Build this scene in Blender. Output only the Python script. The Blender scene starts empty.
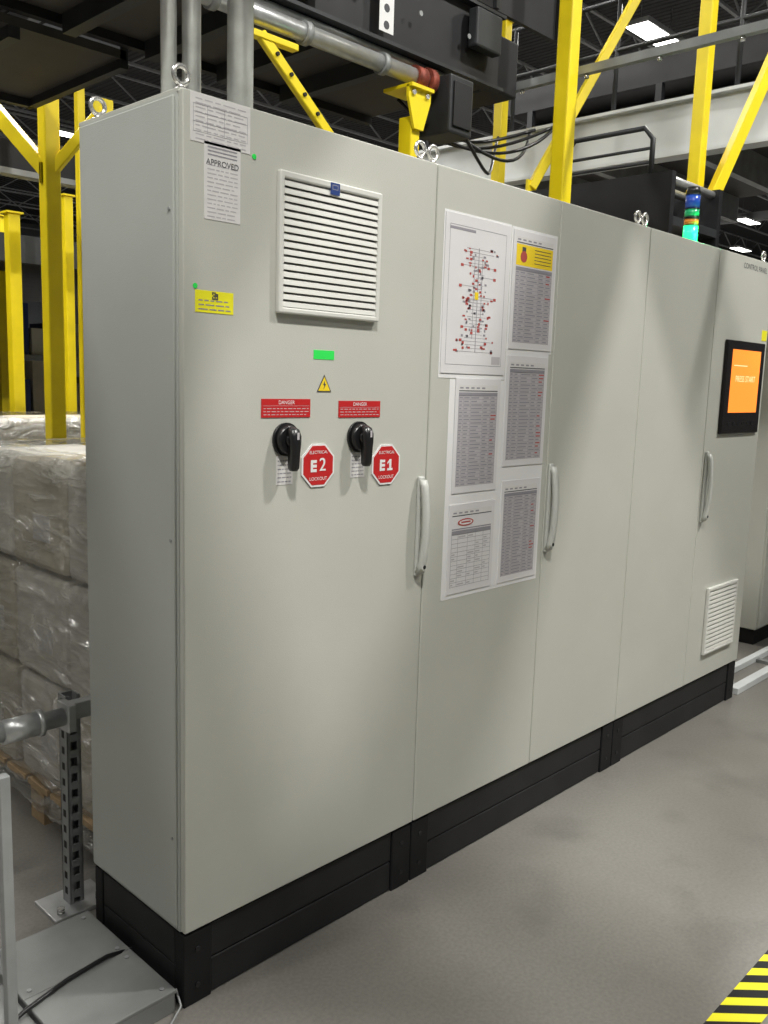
import bpy, bmesh, math, random
from mathutils import Matrix, Vector, noise, Euler
random.seed(7)
scene=bpy.context.scene
coll=bpy.context.collection
# ------------------------------------------------------------------ materials
MATS={}
def mat(name,col,rough=.5,metal=0,nscale=0,namt=0,bump=0,bscale=200,emit=0,spec=.5,coat=0,dist=.002):
    m=bpy.data.materials.new(name);m.use_nodes=True
    nt=m.node_tree;b=nt.nodes['Principled BSDF']
    c=(col[0],col[1],col[2],1)
    b.inputs['Base Color'].default_value=c
    b.inputs['Roughness'].default_value=rough
    b.inputs['Metallic'].default_value=metal
    b.inputs['Specular IOR Level'].default_value=spec
    if coat: b.inputs['Coat Weight'].default_value=coat
    tc=nt.nodes.new('ShaderNodeTexCoord')
    if namt:
        n=nt.nodes.new('ShaderNodeTexNoise');n.inputs['Scale'].default_value=nscale;n.inputs['Detail'].default_value=6
        nt.links.new(tc.outputs['Object'],n.inputs['Vector'])
        r=nt.nodes.new('ShaderNodeValToRGB')
        r.color_ramp.elements[0].position=.3;r.color_ramp.elements[1].position=.7
        r.color_ramp.elements[0].color=(col[0]*(1-namt),col[1]*(1-namt),col[2]*(1-namt),1)
        r.color_ramp.elements[1].color=(min(1,col[0]*(1+namt)),min(1,col[1]*(1+namt)),min(1,col[2]*(1+namt)),1)
        nt.links.new(n.outputs['Fac'],r.inputs[0]);nt.links.new(r.outputs[0],b.inputs['Base Color'])
    if bump:
        n2=nt.nodes.new('ShaderNodeTexNoise');n2.inputs['Scale'].default_value=bscale;n2.inputs['Detail'].default_value=3
        nt.links.new(tc.outputs['Object'],n2.inputs['Vector'])
        bp=nt.nodes.new('ShaderNodeBump');bp.inputs['Strength'].default_value=bump;bp.inputs['Distance'].default_value=dist
        nt.links.new(n2.outputs['Fac'],bp.inputs['Height']);nt.links.new(bp.outputs[0],b.inputs['Normal'])
    if emit:
        b.inputs['Emission Color'].default_value=c;b.inputs['Emission Strength'].default_value=emit
    return m
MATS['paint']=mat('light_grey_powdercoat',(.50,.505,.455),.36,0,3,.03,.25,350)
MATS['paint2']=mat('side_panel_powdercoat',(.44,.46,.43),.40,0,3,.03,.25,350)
MATS['plinth']=mat('black_plinth_paint',(.010,.010,.011),.6,0,8,.2,.2,200,0,.25)
MATS['plinth2']=mat('plinth_panel_black',(.016,.016,.017),.55,0,8,.2,.2,200,0,.3)
MATS['vent']=mat('vent_plastic',(.63,.63,.59),.5)
MATS['dark']=mat('gasket_black',(.01,.01,.01),.7)
MATS['ventdark']=mat('vent_filter_dark',(.05,.05,.045),.9)
MATS['black']=mat('black_plastic',(.012,.012,.013),.3,0,0,0,.1,300)
MATS['paper']=mat('white_paper',(.66,.65,.64),.6,0,30,.03)
MATS['laminate']=mat('laminated_sheet',(.69,.68,.69),.28,0,6,.03)
MATS['ink']=mat('ink_dark',(.06,.06,.07),.6)
MATS['inkl']=mat('ink_grey',(.28,.27,.30),.6)
MATS['inkll']=mat('ink_lightgrey',(.46,.44,.46),.6)
MATS['redink']=mat('ink_red',(.42,.07,.06),.6)
MATS['red']=mat('red_label',(.50,.018,.02),.4)
MATS['white']=mat('white_vinyl',(.76,.76,.76),.4)
MATS['ylab']=mat('yellow_label',(.85,.80,.02),.5)
MATS['tri']=mat('warning_yellow',(.85,.62,.02),.5)
MATS['green']=mat('green_sticker',(.03,.75,.10),.5)
MATS['blue']=mat('blue_label',(.02,.05,.20),.4)
MATS['yellow']=mat('yellow_steel_paint',(.90,.70,.008),.42,0,5,.08,.1,60)
MATS['galv']=mat('galvanised_steel',(.52,.53,.53),.33,.6,14,.18,.1,60)
MATS['steel']=mat('dull_grey_steel',(.30,.31,.31),.5,.3,8,.15,.1,80)
MATS['chrome']=mat('zinc_eyebolt',(.78,.77,.74),.25,.8)
MATS['handle']=mat('handle_grey',(.52,.53,.50),.35)
MATS['conv']=mat('conveyor_black_steel',(.014,.014,.016),.5,.2,6,.25)
MATS['conv2']=mat('conveyor_dark_grey',(.030,.032,.035),.5,.2,6,.2)
MATS['pan']=mat('overhead_deck_pan',(.045,.040,.036),.6,0,3,.25)
MATS['fascia']=mat('mezzanine_fascia_grey',(.60,.62,.62),.5,0,2,.08)
MATS['rust']=mat('red_oxide_coupling',(.24,.05,.03),.6,.2,30,.4)
MATS['tray']=mat('cable_duct_grey',(.19,.195,.19),.45,.1,5,.18,.1,60)
MATS['wood']=mat('pallet_pine',(.42,.30,.17),.8,0,12,.25,.3,60)
MATS['carton']=mat('carton_tan',(.55,.50,.40),.8,0,5,.12)
MATS['carton2']=mat('carton_white',(.66,.64,.58),.7,0,5,.10)
MATS['goods']=mat('far_goods_grey',(.35,.33,.30),.7,0,3,.3)
MATS['joist']=mat('roof_joist_paint',(.45,.46,.47),.6)
MATS['wall']=mat('warehouse_wall_panel',(.16,.165,.17),.7,0,.6,.2)
MATS['lamp']=mat('highbay_diffuser',(1,.98,.93),.5,0,0,0,0,0,9)
MATS['glight']=mat('green_beacon_lit',(.02,1,.25),.3,0,0,0,0,0,2.0)
MATS['gdim']=mat('green_lens',(.02,.40,.16),.2)
MATS['olens']=mat('amber_lens',(.75,.25,.03),.2)
MATS['blens']=mat('blue_lens',(.02,.07,.40),.2)
MATS['screen']=mat('orange_screen',(1.0,.27,.035),.3,0,0,0,0,0,.95)
MATS['screenl']=mat('orange_screen_light',(1.0,.66,.34),.3,0,0,0,0,0,1.0)
MATS['bezel']=mat('hmi_bezel',(.014,.012,.012),.25)
# concrete
def concrete():
    m=bpy.data.materials.new('sealed_concrete');m.use_nodes=True
    nt=m.node_tree;b=nt.nodes['Principled BSDF'];L=nt.links.new
    tc=nt.nodes.new('ShaderNodeTexCoord')
    n1=nt.nodes.new('ShaderNodeTexNoise');n1.inputs['Scale'].default_value=.9;n1.inputs['Detail'].default_value=5;n1.inputs['Roughness'].default_value=.5
    n2=nt.nodes.new('ShaderNodeTexNoise');n2.inputs['Scale'].default_value=90;n2.inputs['Detail'].default_value=5
    n3=nt.nodes.new('ShaderNodeTexNoise');n3.inputs['Scale'].default_value=3.2;n3.inputs['Detail'].default_value=5
    for n in (n1,n2,n3): L(tc.outputs['Object'],n.inputs['Vector'])
    r=nt.nodes.new('ShaderNodeValToRGB');e=r.color_ramp.elements
    e[0].position=.3;e[0].color=(.160,.150,.134,1);e[1].position=.7;e[1].color=(.225,.216,.197,1)
    L(n1.outputs['Fac'],r.inputs[0])
    mx=nt.nodes.new('ShaderNodeMix');mx.data_type='RGBA';mx.blend_type='MULTIPLY';mx.inputs[0].default_value=1
    r2=nt.nodes.new('ShaderNodeValToRGB');r2.color_ramp.elements[0].position=.3;r2.color_ramp.elements[0].color=(.86,.86,.86,1);r2.color_ramp.elements[1].position=.65;r2.color_ramp.elements[1].color=(1.04,1.04,1.04,1)
    L(n2.outputs['Fac'],r2.inputs[0]);L(r.outputs[0],mx.inputs[6]);L(r2.outputs[0],mx.inputs[7])
    r3=nt.nodes.new('ShaderNodeValToRGB');r3.color_ramp.elements[0].position=.30;r3.color_ramp.elements[0].color=(.80,.80,.80,1);r3.color_ramp.elements[1].position=.48;r3.color_ramp.elements[1].color=(1,1,1,1)
    L(n3.outputs['Fac'],r3.inputs[0])
    mx2=nt.nodes.new('ShaderNodeMix');mx2.data_type='RGBA';mx2.blend_type='MULTIPLY';mx2.inputs[0].default_value=1
    L(mx.outputs[2],mx2.inputs[6]);L(r3.outputs[0],mx2.inputs[7]);L(mx2.outputs[2],b.inputs['Base Color'])
    b.inputs['Roughness'].default_value=.34
    bp=nt.nodes.new('ShaderNodeBump');bp.inputs['Strength'].default_value=.08;bp.inputs['Distance'].default_value=.002
    L(n2.outputs['Fac'],bp.inputs['Height']);L(bp.outputs[0],b.inputs['Normal'])
    return m
MATS['concrete']=concrete()
def film():
    m=bpy.data.materials.new('stretch_wrap_film');m.use_nodes=True
    nt=m.node_tree;nt.nodes.clear();L=nt.links.new
    out=nt.nodes.new('ShaderNodeOutputMaterial');mix=nt.nodes.new('ShaderNodeMixShader')
    tr=nt.nodes.new('ShaderNodeBsdfTransparent');p=nt.nodes.new('ShaderNodeBsdfPrincipled')
    p.inputs['Base Color'].default_value=(.70,.69,.63,1);p.inputs['Roughness'].default_value=.13;p.inputs['Specular IOR Level'].default_value=1.0
    tc=nt.nodes.new('ShaderNodeTexCoord');mp=nt.nodes.new('ShaderNodeMapping');mp.inputs['Scale'].default_value=(3,1.6,7)
    mp.inputs['Rotation'].default_value=(.4,0,0)
    n=nt.nodes.new('ShaderNodeTexNoise');n.inputs['Scale'].default_value=1.6;n.inputs['Detail'].default_value=6;n.inputs['Distortion'].default_value=2.4
    L(tc.outputs['Object'],mp.inputs[0]);L(mp.outputs[0],n.inputs['Vector'])
    r=nt.nodes.new('ShaderNodeValToRGB');e=r.color_ramp.elements;e[0].position=.40;e[0].color=(.16,.16,.16,1);e[1].position=.66;e[1].color=(.62,.62,.62,1)
    L(n.outputs['Fac'],r.inputs[0]);L(r.outputs[0],mix.inputs[0])
    bp=nt.nodes.new('ShaderNodeBump');bp.inputs['Strength'].default_value=1.0;bp.inputs['Distance'].default_value=.09
    L(n.outputs['Fac'],bp.inputs['Height']);L(bp.outputs[0],p.inputs['Normal'])
    L(tr.outputs[0],mix.inputs[1]);L(p.outputs[0],mix.inputs[2])
    gl=nt.nodes.new('ShaderNodeBsdfGlossy');gl.inputs['Roughness'].default_value=.16;L(bp.outputs[0],gl.inputs['Normal'])
    m2=nt.nodes.new('ShaderNodeMixShader');m2.inputs[0].default_value=.22
    L(mix.outputs[0],m2.inputs[1]);L(gl.outputs[0],m2.inputs[2]);L(m2.outputs[0],out.inputs[0])
    return m
MATS['film']=film()
def corr():
    m=mat('roof_corrugated',(.05,.05,.052),.6)
    nt=m.node_tree;b=nt.nodes['Principled BSDF'];tc=nt.nodes.new('ShaderNodeTexCoord')
    w=nt.nodes.new('ShaderNodeTexWave');w.inputs['Scale'].default_value=2.2
    nt.links.new(tc.outputs['Object'],w.inputs['Vector'])
    bp=nt.nodes.new('ShaderNodeBump');bp.inputs['Distance'].default_value=.05
    nt.links.new(w.outputs['Fac'],bp.inputs['Height']);nt.links.new(bp.outputs[0],b.inputs['Normal'])
    return m
MATS['roof']=corr()
# ------------------------------------------------------------------ builder
def empty(name,parent=None):
    o=bpy.data.objects.new(name,None);coll.objects.link(o);o.empty_display_size=.1
    if parent: o.parent=parent
    return o
class B:
    def __init__(s,name,parent=None):
        s.name=name;s.parent=parent;s.bm=bmesh.new();s.mats=[]
    def mi(s,m):
        if m not in s.mats: s.mats.append(m)
        return s.mats.index(m)
    def faces(s,fs,m,smooth=False):
        i=s.mi(m)
        for f in fs: f.material_index=i;f.smooth=smooth
    def box(s,a,b,m,bev=0,seg=2,mx=None):
        x0,y0,z0=[min(a[i],b[i]) for i in range(3)];x1,y1,z1=[max(a[i],b[i]) for i in range(3)]
        vs=[s.bm.verts.new(Vector(p)) for p in [(x0,y0,z0),(x1,y0,z0),(x1,y1,z0),(x0,y1,z0),(x0,y0,z1),(x1,y0,z1),(x1,y1,z1),(x0,y1,z1)]]
        fs=[s.bm.faces.new([vs[i] for i in q]) for q in [(0,3,2,1),(4,5,6,7),(0,1,5,4),(1,2,6,5),(2,3,7,6),(3,0,4,7)]]
        if mx is not None:
            for v in vs: v.co=mx@v.co
        s.faces(fs,m)
        if bev:
            es=list({e for f in fs for e in f.edges})
            r=bmesh.ops.bevel(s.bm,geom=es,offset=bev,segments=seg,affect='EDGES',profile=.5)
            s.faces(r['faces'],m)
        return s
    def bar(s,p0,p1,w,h,m,bev=0):
        p0=Vector(p0);p1=Vector(p1);d=p1-p0;L=d.length
        q=d.to_track_quat('X','Z').to_matrix().to_4x4()
        return s.box((0,-w/2,-h/2),(L,w/2,h/2),m,bev,1,Matrix.Translation(p0)@q)
    def cyl(s,p0,p1,r,m,n=20,r2=None):
        p0=Vector(p0);p1=Vector(p1);d=p1-p0;q=d.to_track_quat('Z','Y').to_matrix()
        r2=r if r2 is None else r2
        A=[];C=[]
        for i in range(n):
            a=2*math.pi*i/n
            A.append(s.bm.verts.new(p0+q@Vector((r*math.cos(a),r*math.sin(a),0))))
            C.append(s.bm.verts.new(p1+q@Vector((r2*math.cos(a),r2*math.sin(a),0))))
        sd=[s.bm.faces.new([A[i],A[(i+1)%n],C[(i+1)%n],C[i]]) for i in range(n)]
        cp=[s.bm.faces.new(A[::-1]),s.bm.faces.new(C)]
        s.faces(sd,m,True);s.faces(cp,m);return s
    def path(s,pts,r,m,n=10,closed=False):
        pts=[Vector(p) for p in pts];N=len(pts);rings=[]
        up=None
        for i,p in enumerate(pts):
            a=pts[(i-1)%N] if (closed or i>0) else p
            b=pts[(i+1)%N] if (closed or i<N-1) else p
            t=(b-a).normalized()
            if up is None:
                up=t.orthogonal().normalized()
            up=(up-t*up.dot(t)).normalized();sd=t.cross(up)
            rings.append([s.bm.verts.new(p+r*(math.cos(2*math.pi*k/n)*up+math.sin(2*math.pi*k/n)*sd)) for k in range(n)])
        fs=[]
        for i in range(N if closed else N-1):
            A=rings[i];C=rings[(i+1)%N]
            for k in range(n): fs.append(s.bm.faces.new([A[k],A[(k+1)%n],C[(k+1)%n],C[k]]))
        s.faces(fs,m,True)
        if not closed: s.faces([s.bm.faces.new(rings[0][::-1]),s.bm.faces.new(rings[-1])],m)
        return s
    def poly(s,pts,d,m,flat=False):
        d=Vector(d);A=[s.bm.verts.new(Vector(p)) for p in pts];C=[s.bm.verts.new(Vector(p)+d) for p in pts];n=len(A)
        fs=[s.bm.faces.new(A[::-1]),s.bm.faces.new(C)]+[s.bm.faces.new([A[i],A[(i+1)%n],C[(i+1)%n],C[i]]) for i in range(n)]
        s.faces(fs,m);return s
    def quadF(s,x0,z0,x1,z1,y,m):
        vs=[s.bm.verts.new(p) for p in [(x0,y,z0),(x1,y,z0),(x1,y,z1),(x0,y,z1)]]
        s.faces([s.bm.faces.new(vs)],m);return s
    def done(s,sub=0):
        me=bpy.data.meshes.new(s.name)
        bmesh.ops.recalc_face_normals(s.bm,faces=[f for f in s.bm.faces])
        s.bm.to_mesh(me);s.bm.free()
        for m in s.mats: me.materials.append(MATS[m])
        o=bpy.data.objects.new(s.name,me);coll.objects.link(o)
        if s.parent: o.parent=s.parent
        return o
def text(body,x,z,y,size,m,parent,name,align='CENTER',rot=0,sx=1):
    c=bpy.data.curves.new(name,'FONT');c.body=body;c.size=size;c.align_x=align;c.align_y='CENTER'
    t=bpy.data.objects.new(name+'_c',c)
    me=bpy.data.meshes.new_from_object(t)
    bpy.data.objects.remove(t)
    me.materials.clear();me.materials.append(MATS[m])
    o=bpy.data.objects.new(name,me);coll.objects.link(o)
    o.rotation_euler=(math.pi/2,rot,0);o.location=(x,y,z);o.scale=(sx,1,1);o.parent=parent
    return o
# ------------------------------------------------------------------ dimensions (metres)
H0=.202;H1=2.202;D=.46
E=[0,.845,1.482,2.104,2.734,3.35]
# ------------------------------------------------------------------ electrical cabinets
def eyebolt(b,x,y,rx=True):
    b.cyl((x,y,H1-.002),(x,y,H1+.006),.017,'chrome',16)
    b.cyl((x,y,H1+.004),(x,y,H1+.016),.009,'chrome',12)
    c=Vector((x,y,H1+.036));R=.019
    b.path([c+Vector((R*math.cos(a),0,R*math.sin(a))) for a in [2*math.pi*i/20 for i in range(20)]],.0055,'chrome',10,True)
def handle(b,x,zt,zb):
    b.box((x-.014,-.012,zb-.01),(x+.014,0,zt+.01),'handle',.005)
    n=14;pts=[]
    for i in range(n+1):
        t=i/n;z=zb+.0+(zt-zb)*t
        pts.append((z,-.014-.018*math.sin(math.pi*min(1,max(0,t)))**.6))
    ring=[]
    for z,y in pts:
        w=.012 if z>zb+.06 else .014
        ring.append([b.bm.verts.new(v) for v in [(x-w,y+.008,z),(x-w,y-.004,z),(x-w*.6,y-.010,z),(x+w*.6,y-.010,z),(x+w,y-.004,z),(x+w,y+.008,z)]])
    fs=[]
    for a,c in zip(ring[:-1],ring[1:]):
        for k in range(6): fs.append(b.bm.faces.new([a[k],a[(k+1)%6],c[(k+1)%6],c[k]]))
    fs.append(b.bm.faces.new(ring[0][::-1]));fs.append(b.bm.faces.new(ring[-1]))
    b.faces(fs,'handle',True)
    b.cyl((x,-.012,zb+.02),(x,-.032,zb+.02),.011,'handle',16)
    b.cyl((x,-.0315,zb+.02),(x,-.0335,zb+.02),.006,'dark',12)
def vent(b,x0,z0,x1,z1,n=17):
    d=.016;t=.015
    b.box((x0,-d,z0),(x0+t,0,z1),'vent',.004);b.box((x1-t,-d,z0),(x1,0,z1),'vent',.004)
    b.box((x0+t*.6,-d,z1-t*1.2),(x1-t*.6,0,z1),'vent',.004);b.box((x0+t*.6,-d,z0),(x1-t*.6,0,z0+t),'vent',.004)
    b.box((x0+.01,-.004,z0+.01),(x1-.01,-.001,z1-.01),'ventdark')
    a0=z0+t;a1=z1-t*1.2;p=(a1-a0)/n
    for i in range(n):
        z=a0+i*p
        pts=[(x0+t*.8,-.004,z+p*.98),(x0+t*.8,-.0125,z+p*.70),(x0+t*.8,-.0145,z+p*.06),(x0+t*.8,-.011,z+p*.02),(x0+t*.8,-.007,z+p*.60)]
        b.poly(pts,(x1-x0-1.6*t,0,0),'vent')
def cabinet(name,x0,x1,doors,first=False):
    root=empty(name)
    b=B('carcass',root)
    g=.0015
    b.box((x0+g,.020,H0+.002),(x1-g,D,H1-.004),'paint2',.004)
    b.box((x0+g,.016,H1-.010),(x1-g,D+.004,H1),'paint',.002)
    b.box((x0+.02,.012,H0+.02),(x1-.02,.021,H1-.02),'dark')
    b.done()
    b=B('plinth',root)
    b.box((x0+g+.006,.03,0.0),(x1-g-.006,D-.01,H0+.002),'plinth',.002)
    c=.085
    for a,e in ((x0+g+.001,x0+c),(x1-c,x1-g-.001)):
        b.box((a,.006,0),(e,.045,H0-.004),'plinth',.003)
        b.box((a,D-.045,0),(e,D-.004,H0-.004),'plinth',.003)
    for z in (.004,.103):
        b.box((x0+c+.002,.012,z),(x1-c-.002,.05,z+.094),'plinth2',.003)
        b.box((x0+.004,.05,z),(x0+.03,D-.05,z+.094),'plinth2',.003)
    for a in (x0+.043,x1-.043):
        for z in (.05,.15): b.cyl((a,.0065,z),(a,.003,z),.007,'plinth2',12)
    b.done()
    for k,(a,e) in enumerate(zip(doors[:-1],doors[1:])):
        b=B('door_%d'%(k+1),root)
        b.box((a+.002,0,H0+.006),(e-.002,.019,H1-.004),'paint',.0035,3)
        b.done()
    b=B('eyebolts',root)
    for x in (x0+.028,x1-.028):
        for y in (.045,D-.045): eyebolt(b,x,y)
    b.done()
    return root
cab1=cabinet('electrical_cabinet',E[0],E[1],[E[0],E[1]])
cab2=cabinet('electrical_cabinet.001',E[1],E[3],E[1:4])
cab3=cabinet('electrical_cabinet.002',E[3],E[5],E[3:6])
b=B('door_handle',cab1);handle(b,.816,1.30,1.02);b.done()
b=B('door_handle',cab2);handle(b,1.502,1.305,1.01);b.done()
b=B('door_handle',cab3);handle(b,2.765,1.30,.995);b.done()
b=B('side_panel',cab1)
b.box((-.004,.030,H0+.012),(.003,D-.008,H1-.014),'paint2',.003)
for z in (.45,1.2,1.95): b.cyl((-.0038,.045,z),(-.0065,.045,z),.004,'steel',10)
b.done()
# vents
b=B('louvered_vent',cab1);vent(b,.262,1.742,.610,2.076);b.quadF(.422,2.044,.454,2.073,-.0165,'blue');b.quadF(.428,2.056,.448,2.068,-.0168,'inkl');b.quadF(.430,2.058,.446,2.066,-.0171,'blue');b.done()
b=B('louvered_vent',cab3);vent(b,2.895,.325,3.235,.655,14);b.done()
# ------------------------------------------------------------------ rotary isolator switches
def isolator(name,x,z,s=1):
    r=empty(name);b=B('rotary_handle',r)
    b.cyl((x,-.0005,z),(x,-.008,z),.042*s,'black',36)
    b.cyl((x,-.008,z),(x,-.024,z),.039*s,'black',36,.033*s)
    b.cyl((x,-.023,z),(x,-.034,z),.020*s,'black',24,.018*s)
    def ring(zz,w,y0,y1):
        return [b.bm.verts.new(v) for v in [(x-w,y0,zz),(x-w,y1+.005,zz),(x-w*.55,y1,zz),(x+w*.55,y1,zz),(x+w,y1+.005,zz),(x+w,y0,zz)]]
    prof=[(.032,.010,-.024,-.034),(.026,.014,-.022,-.044),(.010,.016,-.022,-.050),(-.010,.014,-.022,-.052),(-.030,.0115,-.024,-.052),(-.056,.0115,-.026,-.050),(-.070,.0125,-.028,-.048),(-.077,.009,-.031,-.044)]
    R=[ring(z+a,w,y0,y1) for a,w,y0,y1 in prof];fs=[]
    for A,C in zip(R[:-1],R[1:]):
        for k in range(6): fs.append(b.bm.faces.new([A[k],A[(k+1)%6],C[(k+1)%6],C[k]]))
    fs.append(b.bm.faces.new(R[0][::-1]));fs.append(b.bm.faces.new(R[-1]));b.faces(fs,'black',True)
    b.quadF(x-.0035,z+.002,x+.0035,z+.020,-.0520,'inkll')
    b.done();return r
isolator('rotary_disconnect_switch',.300,1.433)
isolator('rotary_disconnect_switch.001',.556,1.433)
def redlabel(name,x0,z0,x1,z1):
    r=empty(name);b=B('plate',r);b.box((x0,-.0018,z0),(x1,0,z1),'red');w=x1-x0
    b.quadF(x0+.004,z1-.0175,x1-.004,z1-.0168,-.002,'inkll')
    for i in range(3):
        z=z0+.006+i*.0075;x=x0+.006
        while x<x1-.012:
            l=random.uniform(.006,.016);b.quadF(x,z,min(x+l,x1-.006),z+.0018,-.002,'inkll');x+=l+.004
    b.done()
    text('DANGER',(x0+x1)/2,z1-.009,-.0022,.013,'white',r,'heading')
redlabel('red_danger_label',.223,1.488,.381,1.534)
redlabel('red_danger_label.001',.481,1.486,.638,1.530)
def octagon(name,x,z,R,t):
    r=empty(name);b=B('plate',r)
    P=lambda rr,y:[(x+rr*math.cos(math.pi/8+i*math.pi/4),y,z+rr*math.sin(math.pi/8+i*math.pi/4)) for i in range(8)]
    b.poly(P(R,-.0002),(0,-.003,0),'white');b.poly(P(R*.91,-.003),(0,-.0008,0),'red')
    y=-.0042;h=R*.52;w=R*.34;s=R*.13;zb=z-h/2-R*.02;xa=x-R*.44
    b.quadF(xa,zb,xa+s,zb+h,y,'white')
    for q in (0,.5,1): b.quadF(xa,zb+(h-s)*q,xa+w,zb+(h-s)*q+s*.95,y-.0001,'white')
    xb=x+R*.04
    if t=='E1':
        b.quadF(xb+w*.42,zb,xb+w*.42+s*1.1,zb+h,y,'white');b.quadF(xb+w*.05,zb,xb+w*1.1,zb+s*.8,y-.0001,'white')
        b.poly([(xb+w*.02,y,zb+h*.70),(xb+w*.48,y,zb+h),(xb+w*.48,y,zb+h*.78),(xb+w*.05,y,zb+h*.56)],(0,-.0002,0),'white')
    b.done()
    if t=='E2':
        for dx in (0,.0014): text('2',xb+w*.55+dx,z+R*.0,-.0042-dx*.1,R*.80,'white',r,'number')
    text('ELECTRICAL',x,z+R*.56,-.0042,R*.19,'white',r,'top_line')
    text('LOCKOUT',x,z-R*.58,-.0042,R*.21,'white',r,'bottom_line')
octagon('octagonal_lockout_sign',.411,1.362,.061,'E2')
octagon('octagonal_lockout_sign.001',.668,1.352,.061,'E1')
def smalltag(name,x0,z0,x1,z1,rows=7,m='paper',ink='inkl',skip=()):
    r=empty(name);b=B('label',r);b.box((x0,-.001,z0),(x1,0,z1),m)
    p=(z1-z0)/(rows+1)
    for i in range(rows):
        if i in skip: continue
        z=z0+p*(i+.6);x=x0+(x1-x0)*.08
        while x<x1-(x1-x0)*.15:
            l=random.uniform(.06,.25)*(x1-x0);xe=min(x+l,x1-(x1-x0)*.08)
            b.quadF(x,z,xe,z+p*.28,-.0013,ink);x=xe+.04*(x1-x0)
    b.done();return r
smalltag('switch_tag',.272,1.318,.326,1.392,6)
smalltag('switch_tag.001',.530,1.322,.584,1.392,6)
r=smalltag('inspection_notice',.021,2.094,.183,2.196,10,'paper','inkll')
b=B('form_lines',r)
for z in (2.115,2.135,2.155,2.172): b.quadF(.028,z,.174,z+.0008,-.0014,'inkl')
for x in (.028,.065,.11,.174): b.quadF(x,2.115,x+.0008,2.172,-.0014,'inkl')
b.done()
r=smalltag('approval_notice',.057,1.934,.156,2.100,17,'paper','inkll',(13,14,15));text('APPROVED',.106,2.057,-.0018,.0180,'ink',r,'stamp')
b=B('heading_rows',r)
for z in (2.088,2.080,2.072): b.quadF(.066,z,.146,z+.003,-.0014,'inkl')
b.done()
bb=smalltag('yellow_equipment_label',.033,1.728,.138,1.777,4,'ylab','inkl',(3,))
b=B('code_block',bb)
for i in range(5):
    for j in range(5):
        if random.random()<.7: b.quadF(.078+i*.0034,1.758+j*.0034,.0812+i*.0034,1.7612+j*.0034,-.0016,'ink')
b.done()
b=B('green_sticker');b.box((.390,-.001,1.636),(.461,0,1.659),'green');b.done()
for i,(x,z) in enumerate([(.195,2.092),(.033,1.785)]):
    b=B('green_dot_sticker' if i==0 else 'green_dot_sticker.001');b.cyl((x,-.0002,z),(x,-.0016,z),.006,'green',16);b.done()
r=empty('high_voltage_warning_sign');b=B('triangle',r)
x,z=.428,1.573
b.poly([(x-.025,-.0002,z-.020),(x+.025,-.0002,z-.020),(x,-.0002,z+.024)],(0,-.0012,0),'ink')
b.poly([(x-.0205,-.001,z-.0175),(x+.0205,-.001,z-.0175),(x,-.001,z+.0185)],(0,-.0008,0),'tri')
b.poly([(x+.002,-.0018,z+.010),(x-.005,-.0018,z-.003),(x,-.0018,z-.002),(x-.003,-.0018,z-.014),(x+.006,-.0018,z+.001),(x+.001,-.0018,z+.0)],(0,-.0004,0),'ink')
b.done()
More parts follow.
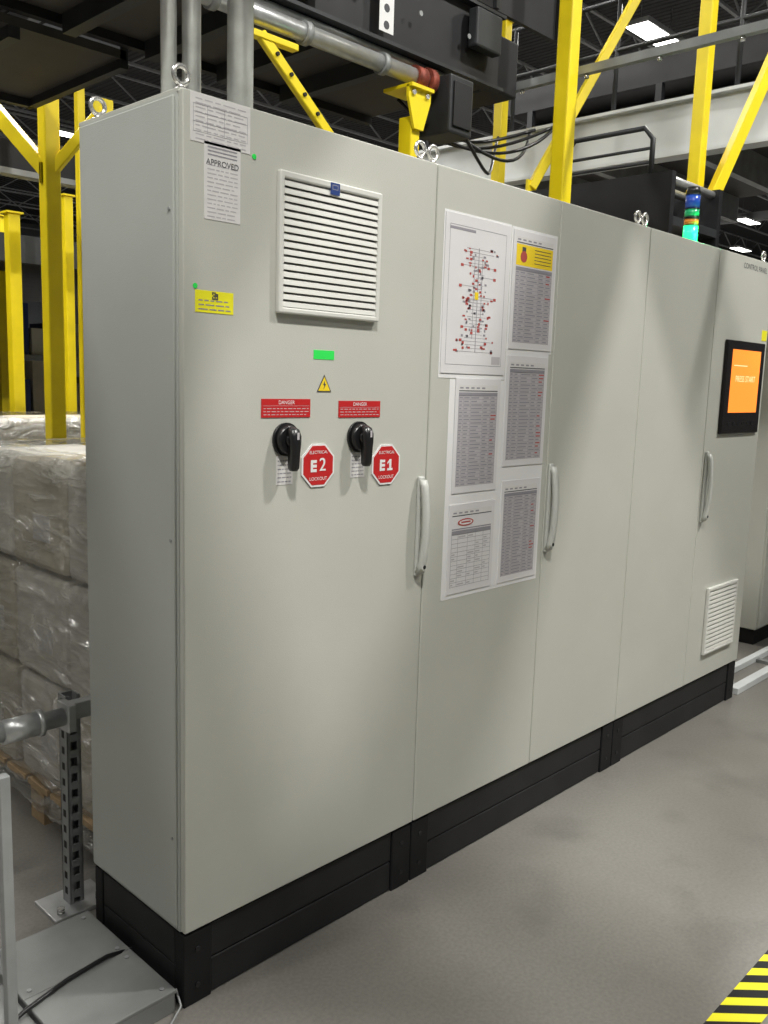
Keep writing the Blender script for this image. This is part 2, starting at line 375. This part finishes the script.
# ------------------------------------------------------------------ document board on cabinet 2
def tablesheet(name,x0,z0,x1,z1,rows,kind=0):
    r=empty(name);b=B('laminated_page',r);w=x1-x0;h=z1-z0
    b.box((x0,-.0035,z0),(x1,-.0012,z1),'laminate',.0004,1)
    y=-.0038;mx=w*.07
    top=z1-.02
    b.quadF(x0+mx,top-.016,x1-mx,top,y,'paper')
    for i in range(5):
        xa=x0+mx+w*.12*i;b.quadF(xa+.004,top-.011,xa+w*.09,top-.006,y-.0002,'inkl')
    b.quadF(x0+mx,top-.019,x1-mx,top-.016,y,'ink')
    if kind==1:
        b.quadF(x0+mx,top-.088,x1-mx,top-.022,y,'tri')
        for i in range(5): b.quadF(x0+mx+w*.42,top-.034-i*.0105,x1-mx-.01,top-.032-i*.0105,y-.0003,'ink')
        cx=x0+mx+w*.17;b.poly([(cx+.018*math.cos(a),y-.0001,top-.06+.018*math.sin(a)) for a in [i*math.pi/6 for i in range(12)]],(0,-.0005,0),'redink')
        b.quadF(cx-.010,top-.045,cx+.010,top-.03,y-.0004,'ink')
        top-=.092
    elif kind==2:
        b.poly([(x0+w*.36+w*.17*math.cos(a),y-.0001,top-.040+.012*math.sin(a)) for a in [i*math.pi/8 for i in range(16)]],(0,-.0005,0),'redink')
        b.poly([(x0+w*.36+w*.14*math.cos(a),y-.0006,top-.040+.008*math.sin(a)) for a in [i*math.pi/8 for i in range(16)]],(0,-.0002,0),'laminate')
        b.quadF(x0+w*.26,top-.042,x0+w*.46,top-.037,y-.0010,'redink')
        b.quadF(x0+mx,top-.062,x1-mx,top-.058,y,'inkl')
        top-=.064
    else: top-=.022
    g0=z0+.022;p=(top-g0)/rows
    if kind!=2: b.quadF(x0+mx,g0,x1-mx,top,y+.00005,'inkll')
    b.quadF(x0+mx,g0-.002,x0+mx+.0015,top,y,'inkl');b.quadF(x1-mx-.0015,g0-.002,x1-mx,top,y,'inkl')
    b.quadF(x0+mx,top-p,x1-mx,top-.0005,y-.0001,'inkl')
    cols=[0,.12,.30,.62,.82,1] if kind!=2 else [0,.16,.40,.60,.80,1]
    W=x1-x0-2*mx
    for c in cols[1:-1]: b.quadF(x0+mx+W*c-.0006,g0,x0+mx+W*c+.0006,top,y-.0001,'inkl')
    for i in range(rows):
        z=g0+i*p
        b.quadF(x0+mx,z,x1-mx,z+.0011,y-.0001,'inkl')
        if i==rows-1: continue
        for ci in range(5):
            a=x0+mx+W*cols[ci]+.003;e=x0+mx+W*cols[ci+1]-.003
            if kind==2:
                if random.random()<.6: b.quadF(a,z+p*.35,a+(e-a)*random.uniform(.4,.9),z+p*.65,y-.0002,'inkll')
            else:
                m='redink' if (ci==4 and random.random()<.3) else 'inkl'
                b.quadF(a,z+p*.34,a+(e-a)*random.uniform(.5,1),z+p*.70,y-.0002,m)
    b.done();return r
r=empty('facility_map_poster');b=B('poster_sheet',r)
b.box((.886,-.0035,1.614),(1.200,-.0012,2.076),'laminate',.0004,1)
y=-.0038
x0,x1,z0,z1=.905,1.180,1.640,2.045
for q in [(x0,z0,x1,z0+.0015),(x0,z1-.0015,x1,z1),(x0,z0,x0+.0015,z1),(x1-.0015,z0,x1,z1)]: b.quadF(*q,y,'inkl')
b.quadF(x0,z1-.014,x0+.12,z1-.006,y,'inkl')
cx=1.045
b.quadF(cx-.0015,1.68,cx+.0015,1.99,y,'inkl')
b.quadF(cx-.020,1.72,cx-.018,1.95,y,'inkl');b.quadF(cx+.018,1.74,cx+.020,1.96,y,'inkl')
for i in range(30):
    z=1.985-i*.0105;wd=.012+.050*abs(noise.noise(Vector((i*.37,1.3,0))))*2+(.03 if i>24 else 0)
    b.quadF(cx-wd,z,cx+wd,z+.001,y-.0001,'inkl')
    for sgn in (-1,1):
        xx=cx+sgn*wd
        for k in range(random.choice([1,2,3,3])):
            xa=xx+random.uniform(-.026,.014);za=z+random.uniform(-.003,.003)
            b.quadF(xa,za,xa+random.uniform(.006,.013),za+random.uniform(.004,.008),y-.0003,random.choice(['redink','redink','redink','inkl','inkl']))
for (xa,za) in [(.96,1.93),(.955,1.87),(.99,1.83),(1.12,1.90),(1.125,1.84),(1.12,1.93),(1.0,1.97),(1.09,1.76),(.97,1.75)]:
    b.quadF(xa,za,xa+.013,za+.008,y-.0003,'redink');b.quadF(min(xa,cx),za+.005,max(xa,cx),za+.006,y-.0001,'inkl')
b.quadF(1.032,1.838,1.050,1.860,y-.0004,'tri');b.quadF(x1-.05,z0+.006,x1-.006,z0+.03,y-.0001,'inkll')
b.done()
b=B('poster_backing',r);b.box((.880,-.0012,1.600),(1.206,-.0002,2.082),'white');b.done()
tablesheet('equipment_table_sheet',1.218,1.700,1.456,2.072,20,1)
tablesheet('equipment_table_sheet.001',.962,1.246,1.187,1.600,26)
tablesheet('equipment_table_sheet.002',1.216,1.318,1.446,1.678,26)
tablesheet('equipment_table_sheet.003',.955,.925,1.187,1.212,13,2)
tablesheet('equipment_table_sheet.004',1.221,.925,1.440,1.270,26)
b=B('document_backing_board')
b.poly([(.935,-.0001,.910),(1.452,-.0001,.910),(1.452,-.0001,1.69),(1.466,-.0001,1.69),(1.466,-.0001,2.080),(1.209,-.0001,2.080),(1.209,-.0001,1.597),(.935,-.0001,1.597)],(0,-.0009,0),'white');b.done()
# ------------------------------------------------------------------ HMI
r=empty('touchscreen_panel');b=B('bezel',r)
b.box((2.862,-.0122,1.386),(3.305,-.0002,1.816),'bezel',.005)
b.box((2.872,-.014,1.396),(3.295,-.011,1.806),'bezel',.002)
b.done()
b=B('screen',r);b.box((2.925,-.0152,1.485),(3.250,-.0138,1.775),'screen')
b.quadF(2.95,1.70,3.10,1.704,-.0154,'screenl')
b.done()
text('PRESS START',3.09,1.640,-.0156,.040,'screenl',r,'screen_text')
b=B('buttons',r)
for i in range(6): b.box((2.93+i*.055,-.0155,1.425),(2.955+i*.055,-.0135,1.440),'black',.001)
b.done()
text('CONTROL PANEL',3.13,2.155,-.0006,.034,'ink',cab3,'nameplate_text')
b=B('yellow_tag_label');b.box((3.275,-.001,1.830),(3.335,0,1.880),'ylab');b.done()
# ------------------------------------------------------------------ stack light
r=empty('signal_tower_light');b=B('lenses',r);x,y=2.66,.11
b.cyl((x,y,H1+.0005),(x,y,H1+.012),.045,'black',24)
zz=H1+.012
for m,h in (('glight',.080),('olens',.028),('black',.006),('gdim',.035),('blens',.060)):
    b.cyl((x,y,zz),(x,y,zz+h-.003),.031,m,24);b.cyl((x,y,zz+h-.003),(x,y,zz+h),.033,'black',24);zz+=h
b.cyl((x,y,zz),(x,y,zz+.030),.032,'black',24,.026)
b.done()
l=bpy.data.lights.new('beacon_glow','POINT');l.energy=1.2;l.color=(.1,1,.35);l.shadow_soft_size=.03
o=bpy.data.objects.new('beacon_glow',l);coll.objects.link(o);o.location=(x,y-.07,H1+.05);o.parent=r
# ------------------------------------------------------------------ conduits into roof
def conduit(name,x,y,r0,ztop=4.6):
    b=B(name);b.cyl((x,y,H1+.0005),(x,y,ztop),r0,'galv',24)
    b.cyl((x,y,H1+.0005),(x,y,H1+.05),r0*1.25,'galv',24);b.cyl((x,y,H1+.0005),(x,y,H1+.018),r0*1.5,'galv',8)
    b.cyl((x,y,3.05),(x,y,3.13),r0*1.15,'galv',24);b.done()
conduit('electrical_conduit',.340,.25,.034)
conduit('electrical_conduit.001',.165,.31,.020)
conduit('electrical_conduit.002',.232,.31,.024)
# ------------------------------------------------------------------ floor & stripe
b=B('floor');b.box((-14,-14,-.1),(46,40,0),'concrete');b.done()
b=B('floor_hazard_tape')
X0,X1,Y0,Y1=-2.0,6.0,-1.040,-.938
p=.085;b.box((X0,Y0,.0),(X1,Y1,.0008),'ylab')
x=X0
while x<X1-.2:
    b.poly([(x,Y1,.0008),(x+p*.5,Y1,.0008),(x+p*.5+.1,Y0,.0008),(x+.1,Y0,.0008)],(0,0,.0004),'plinth2');x+=p
b.done()
# ------------------------------------------------------------------ left foreground : cable duct boxes
r=empty('floor_cable_duct')
b=B('duct_sections',r)
for (ya,yb) in ((.015,.235),(.238,.47)):
    b.box((-.300,ya,0),(-.018,yb,.050),'tray',.002)
    b.box((-.304,ya-.001,.050),(-.014,yb+.001,.060),'tray',.002)
b.box((-.62,.10,0),(-.306,.36,.04),'tray',.002)
for (x,y) in ((-.04,.04),(-.28,.04),(-.04,.21),(-.28,.21),(-.04,.26),(-.28,.26),(-.04,.445),(-.28,.445)): b.cyl((x,y,.060),(x,y,.063),.006,'steel',8)
b.done()
b=B('duct_cable',r)
b.path([(-.60,.10,.05),(-.45,.14,.06),(-.32,.19,.068),(-.2,.225,.067),(-.08,.24,.067),(-.008,.245,.05),(-.004,.26,.02)],.006,'black')
b.path([(-.30,-.03,.01),(-.18,-.04,.012),(-.06,-.03,.012),(-.010,.0,.02),(-.006,.03,.05)],.003,'steel')
b.done()
r=empty('pipe_guard_rail')
b=B('slotted_strut_post',r);x,y=.018,.62
b.box((x-.022,y-.022,.012),(x-.018,y+.022,.66),'steel');b.box((x-.022,y+.018,.012),(x+.022,y+.022,.66),'steel')
b.box((x+.018,y-.022,.012),(x+.022,y+.022,.66),'steel')
b.box((x-.020,y-.022,.012),(x-.010,y-.018,.66),'steel');b.box((x+.010,y-.022,.012),(x+.020,y-.018,.66),'steel')
for i in range(13): b.box((x-.012,y-.0235,.03+i*.049),(x+.012,y-.0175,.052+i*.049),'steel')
for i in range(13): b.box((x-.0226,y-.008,.04+i*.049),(x-.0216,y+.008,.062+i*.049),'dark')
b.box((x-.09,y-.07,0),(x+.09,y+.07,.012),'galv',.002)
for dx in (-.06,.06): b.cyl((x+dx,y-.04,.012),(x+dx,y-.04,.028),.012,'chrome',6)
b.done()
b=B('pipe_rail',r)
zc=.615
b.cyl((-1.3,y-.05,zc),(x-.03,y-.05,zc),.026,'galv',28)
b.cyl((-.20,y-.05,zc),(-.10,y-.05,zc),.033,'galv',28)
b.cyl((-.105,y-.05,zc),(-.09,y-.05,zc),.038,'galv',28)
b.box((x-.045,y-.085,.575),(x-.02,y-.015,.655),'galv',.003)
b.box((x-.02,y-.06,.60),(x+.10,y-.025,.65),'galv',.003)
b.done()
b=B('end_post',r);b.box((-.403,.085,0),(-.380,.11,.72),'steel',.002);b.box((-.403,.11,.600),(-.380,y-.05,.63),'steel',.002);b.done()
# ------------------------------------------------------------------ wrapped pallet
def wrapped_pallet(name,x0,y0,x1,y1,layers,lh,nx,ny,gap=True):
    r=empty(name)
    b=B('wood_pallet',r)
    n=7;w=(y1-y0)/n
    for i in range(n): b.box((x0-.01,y0+i*w+.012,.115),(x1+.01,y0+(i+1)*w-.012,.137),'wood',.002)
    for yy in (y0,(y0+y1)/2-.05,y1-.1):
        b.box((x0-.01,yy,.093),(x1+.01,yy+.1,.115),'wood');b.box((x0-.01,yy,0),(x1+.01,yy+.1,.02),'wood')
        for xx in (x0-.01,(x0+x1)/2-.06,x1-.11): b.box((xx,yy,.02),(xx+.12,yy+.1,.093),'wood')
    b.done()
    b=B('cartons',r)
    for l in range(layers):
        z0=.138+l*lh
        for i in range(nx):
            for j in range(ny):
                cx0=x0+(x1-x0)*i/nx;cx1=x0+(x1-x0)*(i+1)/nx;cy0=y0+(y1-y0)*j/ny;cy1=y0+(y1-y0)*(j+1)/ny
                jj=random.uniform(-.008,.008)
                b.box((cx0+.014+jj,cy0+.012,z0),(cx1-.014+jj,cy1-.012,z0+lh-.020),random.choice(['carton','carton2','carton2']),.020)
                if i==0: b.box((cx0+.011+jj,cy0+.10,z0+.10),(cx0+.016+jj,cy0+.22,z0+.19),'paper')
    b.done()
    b=B('stretch_wrap',r)
    N=44
    def per_pt(t):
        P=[(x0,y0),(x1,y0),(x1,y1),(x0,y1)];s=t*4;k=int(s)%4;f=s-int(s)
        a=P[k];c=P[(k+1)%4];return Vector((a[0]+(c[0]-a[0])*f,a[1]+(c[1]-a[1])*f,0)),Vector([(0,-1,0),(1,0,0),(0,1,0),(-1,0,0)][k])
    NZ=layers*16;top=.138+layers*lh;rings=[]
    for a in range(NZ+1):
        z=.06+(top-.06+.004)*a/NZ;ph=((z-.138)/lh)%1
        row=[]
        for k in range(4*N):
            p,nn=per_pt(k/(4*N))
            pinch=.034*math.exp(-((min(ph,1-ph))/.07)**2)
            off=.026-pinch+.020*noise.noise(Vector((p.x*5,p.y*5,z*9)))+.014*noise.noise(Vector((p.x*16,p.y*16+z*14,z*22)))
            q=p+nn*off;q.z=z;row.append(b.bm.verts.new(q))
        rings.append(row)
    fs=[]
    for A,C in zip(rings[:-1],rings[1:]):
        for k in range(4*N): fs.append(b.bm.faces.new([A[k],A[(k+1)%(4*N)],C[(k+1)%(4*N)],C[k]]))
    top_in=[]
    cxm,cym=(x0+x1)/2,(y0+y1)/2
    for v in rings[-1]:
        q=v.co.copy();q.x+=(cxm-q.x)*.22;q.y+=(cym-q.y)*.22;q.z=top+.006+.006*random.random();top_in.append(b.bm.verts.new(q))
    for k in range(4*N): fs.append(b.bm.faces.new([rings[-1][k],rings[-1][(k+1)%(4*N)],top_in[(k+1)%(4*N)],top_in[k]]))
    b.faces(fs,'film',True)
    b.done()
    return r
wrapped_pallet('shrink_wrapped_pallet',.17,.56,1.15,1.78,3,.388,2,3)
wrapped_pallet('shrink_wrapped_pallet.001',.10,3.1,1.1,4.3,3,.33,2,3)
wrapped_pallet('shrink_wrapped_pallet.002',1.5,4.6,2.7,5.6,3,.36,3,2)
# ------------------------------------------------------------------ second cabinet beyond
cb=empty('side_control_cabinet');b=B('body',cb)
b.box((4.38,.30,.10),(5.2,.70,1.95),'paint',.006);b.box((4.39,.285,.115),(4.785,.302,1.94),'paint',.004);b.box((4.795,.285,.115),(5.19,.302,1.94),'paint',.004)
b.box((4.40,.315,0),(5.18,.69,.10),'plinth');b.box((4.74,.26,1.0),(4.765,.286,1.2),'handle',.004);b.done()
b=B('floor_guide_channel');b.box((3.40,.0,0),(8,.05,.035),'fascia',.003);b.box((3.40,.16,0),(8,.20,.035),'fascia',.003)
for i in range(8): b.box((3.5+i*.55,.05,0),(3.54+i*.55,.16,.02),'steel')
b.done()
# ------------------------------------------------------------------ yellow steel structure
def post(name,x,y,z1,w=.11,braces=(),plate=True):
    b=B(name)
    b.box((x-w/2,y-w/2,.012),(x+w/2,y+w/2,z1),'yellow',.008)
    b.box((x-w,y-w,0),(x+w,y+w,.014),'yellow',.002)
    b.box((x-w*.7,y-w*.7,z1),(x+w*.7,y+w*.7,z1+.015),'yellow')
    for s in (-1,1):
        for t in (-1,1): b.cyl((x+s*w*.8,y+t*w*.8,.014),(x+s*w*.8,y+t*w*.8,.03),.012,'chrome',6)
    for (p0,p1,bw) in braces:
        b.bar(p0,p1,bw,bw,'yellow',.005)
        for q in (Vector(p0),Vector(p1)):
            b.box((q.x-.06,q.y-.012,q.z-.06),(q.x+.06,q.y+.012,q.z+.06),'yellow',.004)
    b.done()
post('yellow_steel_column',2.90,.955,4.9,.085)
post('yellow_steel_column.001',4.78,1.13,5.2,.088,[((4.74,1.06,2.66),(5.24,.80,3.98),.075)])
post('yellow_steel_column.002',5.30,3.20,4.62,.09,[((4.90,2.56,3.12),(5.70,2.08,4.85),.070)])
post('yellow_steel_column.003',1.38,3.50,3.30,.095,[((1.38,3.50,2.72),(1.15,3.98,3.25),.08),((1.38,3.50,2.72),(1.62,3.3,3.1),.06)])
post('yellow_steel_column.004',1.86,4.05,3.5,.055)
post('yellow_steel_column.005',2.17,5.85,2.85,.10)
post('yellow_steel_column.006',2.74,6.02,3.1,.08)
post('yellow_steel_column.007',3.6,9.5,3.4,.13)
post('yellow_steel_column.008',2.9,8.6,3.4,.13)
b=B('yellow_conveyor_support')
b.box((1.975,1.16,.0),(2.035,1.24,2.78),'yellow',.006)
b.poly([(1.93,1.14,2.90),(2.08,1.14,2.90),(2.08,1.14,2.85),(2.035,1.14,2.72),(1.975,1.14,2.72),(1.93,1.14,2.85)],(0,.014,0),'yellow')
b.box((1.93,1.12,2.89),(2.08,1.30,2.905),'yellow')
for dx in (-.045,.045): b.cyl((2.005+dx,1.13,2.87),(2.005+dx,1.142,2.87),.012,'chrome',6)
b.box((1.92,1.10,0),(2.09,1.30,.012),'yellow')
b.done()
b=B('yellow_knee_brace')
b.bar((1.14,1.2,2.90),(1.62,1.2,2.51),.03,.045,'yellow',.004)
b.box((1.08,1.18,2.88),(1.32,1.22,2.905),'yellow',.003)
for t in (.15,.3,.45,.6):
    x=1.14+.48*t;z=2.90-.39*t;b.cyl((x,1.175,z),(x,1.186,z),.008,'dark',10)
b.box((1.58,1.17,0),(1.63,1.23,2.58),'yellow',.004)
b.done()
# ------------------------------------------------------------------ overhead conveyor along X
r=empty('overhead_conveyor')
b=B('side_frames',r)
b.box((-2.5,1.24,3.06),(2.70,1.28,3.42),'conv');b.box((-2.5,1.20,3.06),(2.70,1.24,3.075),'conv2');b.box((-2.5,1.20,3.405),(2.7,1.24,3.42),'conv2')
b.box((.4,1.225,3.44),(3.3,1.25,4.3),'conv');b.box((-2.5,2.15,3.06),(2.7,2.19,3.42),'conv')
b.box((-2.5,1.28,3.10),(2.7,2.15,3.13),'pan')
for i in range(12): b.box((-2.4+i*.4,1.29,3.02),(-2.34+i*.4,2.14,3.10),'conv2')
for i in range(6): b.box((.42+i*.55,1.205,3.44),(.45+i*.55,1.226,4.3),'conv2')
b.box((2.42,1.16,3.20),(2.62,1.22,3.38),'conv2',.01)
b.box((1.30,1.15,3.12),(1.48,1.20,3.32),'conv2',.008);b.box((2.72,1.30,3.10),(2.95,1.9,3.38),'conv',.01)
for i in range(5): b.cyl((1.0+i*.35,1.195,3.24),(1.0+i*.35,1.19,3.24),.012,'steel',8)
b.done()
b=B('drive_shaft',r)
zs=2.965
b.cyl((.2,1.2,zs),(2.10,1.2,zs),.036,'galv',28)
b.cyl((.2,1.26,zs+.075),(2.3,1.26,zs+.075),.02,'galv',20)
for xx in (.9,1.35,1.8): b.cyl((xx,1.2,zs),(xx+.03,1.2,zs),.046,'steel',28)
b.cyl((2.02,1.2,zs),(2.08,1.2,zs),.050,'rust',20);b.cyl((2.10,1.2,zs),(2.14,1.2,zs),.058,'rust',20);b.cyl((2.14,1.2,zs),(2.18,1.2,zs),.03,'steel',20)
b.box((2.17,1.10,2.74),(2.34,1.30,3.00),'conv2',.01);b.box((2.19,1.09,2.77),(2.32,1.102,2.97),'conv',.003)
b.done()
b=B('warning_label',r);b.box((1.79,1.199,3.10),(1.88,1.2,3.30),'white')
for z in (3.13,3.20,3.26): b.cyl((1.835,1.199,z),(1.835,1.198,z),.018,'ink',10)
b.done()
b=B('rollers',r)
for i in range(31): b.cyl((-2.4+i*.16,1.28,3.37),(-2.4+i*.16,2.15,3.37),.025,'galv',10)
b.done()
r=empty('overhead_deck')
b=B('deck_pan',r)
b.box((-3.0,2.22,3.02),(1.15,3.2,3.06),'pan');b.box((-3.0,3.18,2.98),(1.15,3.22,3.35),'conv2');b.box((1.12,2.22,2.98),(1.16,3.2,3.35),'conv2')
for i in range(5): b.box((-3+i*.9,2.22,2.97),(-2.95+i*.9,3.2,3.02),'conv2')
b.done()
b=B('cable_strut_channel')
b.box((2.98,-.9,3.16),(3.02,2.0,3.165),'steel');b.box((2.98,-.9,3.165),(2.984,2.0,3.20),'steel');b.box((3.016,-.9,3.165),(3.02,2.0,3.20),'steel')
for i in range(7): b.cyl((3.0,-.7+i*.4,3.16),(3.0,-.7+i*.4,3.14),.012,'chrome',6)
b.cyl((3.0,-.5,3.2),(3.0,-.5,8),.006,'steel',8);b.cyl((3.0,1.9,3.2),(3.0,1.9,8),.006,'steel',8)
b.done()
r=empty('mezzanine');b=B('fascia_beam',r)
b.box((5.8,-4,3.44),(5.83,4.6,3.84),'fascia');b.box((5.74,-4,3.42),(5.90,4.6,3.445),'fascia');b.box((5.74,-4,3.835),(5.90,4.6,3.86),'fascia')
b.box((5.9,-4,3.82),(9.5,4.6,3.88),'pan')
for i in range(9): b.box((5.90,-3.8+i*.95,3.55),(9.5,-3.72+i*.95,3.82),'steel')
for y in (-3,4.4): b.box((5.8,y-.06,0),(5.9,y+.06,3.42),'yellow')
b.done()
b=B('guard_railing',r)
for z in (4.35,4.75): b.cyl((5.8,-4,z),(5.8,4.6,z),.02,'conv2',10)
for i in range(9): b.cyl((5.8,-3.9+i*1.05,3.86),(5.8,-3.9+i*1.05,4.77),.02,'conv2',10)
b.done()
b=B('sorter_line',r)
b.box((6.6,-3.5,4.3),(6.65,4.3,4.62),'conv');b.box((7.3,-3.5,4.3),(7.35,4.3,4.62),'conv');b.box((6.65,-3.5,4.40),(7.3,4.3,4.44),'conv2')
for i in range(6):
    b.box((6.6,-3.2+i*1.4,3.88),(6.66,-3.14+i*1.4,4.3),'conv2');b.box((7.29,-3.2+i*1.4,3.88),(7.35,-3.14+i*1.4,4.3),'conv2')
b.done()
r=empty('elevated_sorter_conveyor');b=B('frames',r)
b.box((3.9,.85,2.35),(3.95,2.4,2.85),'conv');b.box((4.55,.85,2.35),(4.6,2.4,2.85),'conv')
b.box((3.95,.85,2.55),(4.55,2.4,2.60),'conv2')
for i in range(9): b.cyl((3.95,.9+i*.17,2.82),(4.55,.9+i*.17,2.82),.025,'galv',10)
for x in (3.92,4.57):
    for y in (.92,2.33): b.box((x-.03,y-.03,0),(x+.03,y+.03,2.35),'conv2')
b.done()
b=B('safety_railing',r)
b.path([(3.92,1.0,2.85),(3.92,1.0,3.05),(3.92,1.06,3.12),(3.92,1.54,3.12),(3.92,1.60,3.05),(3.92,1.60,2.85)],.016,'conv2',10)
for z in (2.92,3.0): b.cyl((3.92,1.0,z),(3.92,1.6,z),.01,'conv2',8)
b.done()
r=empty('storage_mezzanine');b=B('frame',r)
b.box((-4,6.6,2.55),(14,6.75,2.80),'conv2');b.box((-4,6.75,2.75),(14,14,2.82),'pan')
b.box((-4,4.75,2.98),(3.2,4.85,3.18),'conv');b.box((-4,4.74,2.94),(3.2,4.86,2.98),'steel')
for i in range(9):
    b.box((-3+i*2,6.62,0),(-2.92+i*2,6.70,2.55),'yellow');b.box((-3+i*2,10.6,0),(-2.9+i*2,10.7,2.75),'yellow')
for z in (.9,1.7): b.box((-4,10.2,z),(14,11.2,z+.06),'steel')
b.done()
b=B('stored_goods',r)
for i in range(60):
    x=-3.5+i*.29;
    for z in (.0,.96,1.76):
        h=random.uniform(.35,.75);b.box((x,10.3,z),(x+.25,11.0,z+h),random.choice(['goods','carton','carton2','blue','steel']))
b.done()
r=empty('upper_conveyor_line');b=B('frames',r)
y,z=3.4,4.75
b.box((0,y,z),(5.5,y+.05,z+.32),'conv');b.box((0,y+.8,z),(5.5,y+.85,z+.32),'conv');b.box((0,y+.05,z+.1),(5.5,y+.8,z+.13),'pan')
for i in range(3):b.box((.5+i*2,y,z-.06),(.58+i*2,y+.85,z),'conv2');b.cyl((.5+i*2,y+.02,z),(.5+i*2,y+.02,8),.012,'steel',8)
b.done()
b=B('cable_bundle')
for k in range(5):
    pts=[(2.35+.9*t,1.35+.04*k+.2*math.sin(t*3+k),3.02-.12*math.sin(math.pi*t)*(1+.4*k)) for t in [i/16 for i in range(17)]]
    b.path(pts,.009,'black',8)
b.done()
# added out-of-view tubes above the aisle, casting soft diagonal shadows on the doors
def shadow_tube(name,x,y0,y1,z,r0):
    b=B(name);b.cyl((x,y0,z),(x,y1,z),r0,'galv',36)
    n=int((y1-y0)/.6)
    for i in range(n+1): b.cyl((x,y0+i*.6,z),(x,y0+i*.6+.03,z),r0+.012,'galv',36)
    for y in (y0+.4,y1-.5):
        for s in (-1,1): b.cyl((x+s*(r0+.006),y,z),(x+s*(r0+.006),y,8.1),.005,'steel',6)
    b.done()
shadow_tube('unseen_shadow_tube',1.20,-4.6,.0,3.62,.21)
shadow_tube('unseen_shadow_tube.001',2.35,-4.6,.0,3.62,.19)
shadow_tube('unseen_shadow_tube.002',-.75,-4.6,.0,3.62,.15)
shadow_tube('unseen_shadow_tube.003',4.35,-4.6,-.5,3.80,.19)
# ------------------------------------------------------------------ hall shell
ZC=8.2
b=B('ceiling');b.box((-14,-14,ZC),(46,40,ZC+.1),'roof');b.done()
b=B('wall_back');b.box((-14,40,-.1),(46,40.2,ZC+.1),'wall');b.done()
b=B('wall_right');b.box((46,-14,-.1),(46.2,40.2,ZC+.1),'wall');b.done()
b=B('wall_left');b.box((-14.2,-14,-.1),(-14,40.2,ZC+.1),'wall');b.done()
b=B('roof_joists')
for i in range(20):
    y=-10+i*2.5
    for zz in (ZC-.62,ZC-.04): b.box((-13,y-.03,zz),(45,y+.03,zz+.05),'joist')
    x=-13;k=0
    while x<45:
        b.bar((x,y,ZC-.60 if k%2==0 else ZC-.02),(x+.9,y,ZC-.02 if k%2==0 else ZC-.60),.03,.03,'joist');x+=.9;k+=1
for x in (-6,6,18,30,42): b.box((x-.1,-13,ZC-.9),(x+.1,39,ZC-.62),'joist')
b.done()
# ------------------------------------------------------------------ high bay lamps
def highbay(x,y,power,z=7.3,size=1.3,col=(1,.98,.93),disc=False):
    r=empty('highbay_lamp');b=B('fixture',r)
    if disc:
        b.cyl((x,y,z),(x,y,z+.10),.24,'fascia',32,.20);b.cyl((x,y,z-.008),(x,y,z),.21,'lamp',32)
        b.cyl((x,y,z+.10),(x,y,z+.22),.09,'steel',20);b.cyl((x,y,z+.22),(x,y,ZC-.3),.008,'steel',6)
    else:
        b.box((x-.65,y-.22,z),(x+.65,y+.22,z+.08),'fascia',.01);b.box((x-.62,y-.19,z-.012),(x+.62,y+.19,z),'lamp')
        b.cyl((x-.5,y,z+.08),(x-.5,y,ZC-.3),.006,'steel',6);b.cyl((x+.5,y,z+.08),(x+.5,y,ZC-.3),.006,'steel',6)
    b.done()
    if power:
        l=bpy.data.lights.new('highbay_lamp_light','AREA')
        if disc: l.shape='DISK';l.size=.46
        else: l.shape='RECTANGLE';l.size=size;l.size_y=.45
        l.energy=power;l.color=col
        o=bpy.data.objects.new('light_source',l);coll.objects.link(o);o.location=(x,y,z-.03);o.parent=r
for (x,y,p) in [(-1.7,-3.3,520),(4.0,-3.2,500)]:
    highbay(x,y,p,7.3,disc=True)
for (x,y,p) in [(8.6,-3.4,110),(-4.8,-2.0,90),(1.0,-6.8,110),
                (-2.5,2.8,210),(-3.6,.6,90),(4.5,6.2,300),(9.5,2.6,330),(0,8,240),(-3,6,130),(13,6,300),(9,11,250),(3,13,200),(2.2,4.6,120)]:
    highbay(x,y,p)
for (x,y) in [(20,5),(26,8),(30,11.3),(20,10),(26,14),(34,9),(36,14),(16,16),(10,20),(4,22),(16,24),(28,20),(34,24)]:
    highbay(x,y,0)
for (x,y) in [(22,8),(30,16),(12,22)]:
    l=bpy.data.lights.new('far_bay','AREA');l.size=6;l.energy=900;o=bpy.data.objects.new('far_bay_light',l);coll.objects.link(o);o.location=(x,y,7.2)
# ------------------------------------------------------------------ world
w=bpy.data.worlds.new('World');scene.world=w;w.use_nodes=True
w.node_tree.nodes['Background'].inputs[0].default_value=(.88,.94,1,1);w.node_tree.nodes['Background'].inputs[1].default_value=.08
# ------------------------------------------------------------------ camera
f=881.93;e=(1.42041,0.03156,-0.80566);C=Vector((-1.12701,-1.724,1.59265))
cam=bpy.data.cameras.new('camera');co=bpy.data.objects.new('camera',cam);coll.objects.link(co)
R=Matrix.Rotation(e[2],3,'Z')@Matrix.Rotation(e[0],3,'X')@Matrix.Rotation(e[1],3,'Z')
co.matrix_world=Matrix.Translation(C)@R.to_4x4()
cam.sensor_fit='VERTICAL';cam.sensor_height=36;cam.lens=f*36/1024;cam.clip_end=200;cam.clip_start=.02
scene.camera=co
scene.view_settings.view_transform='Standard'
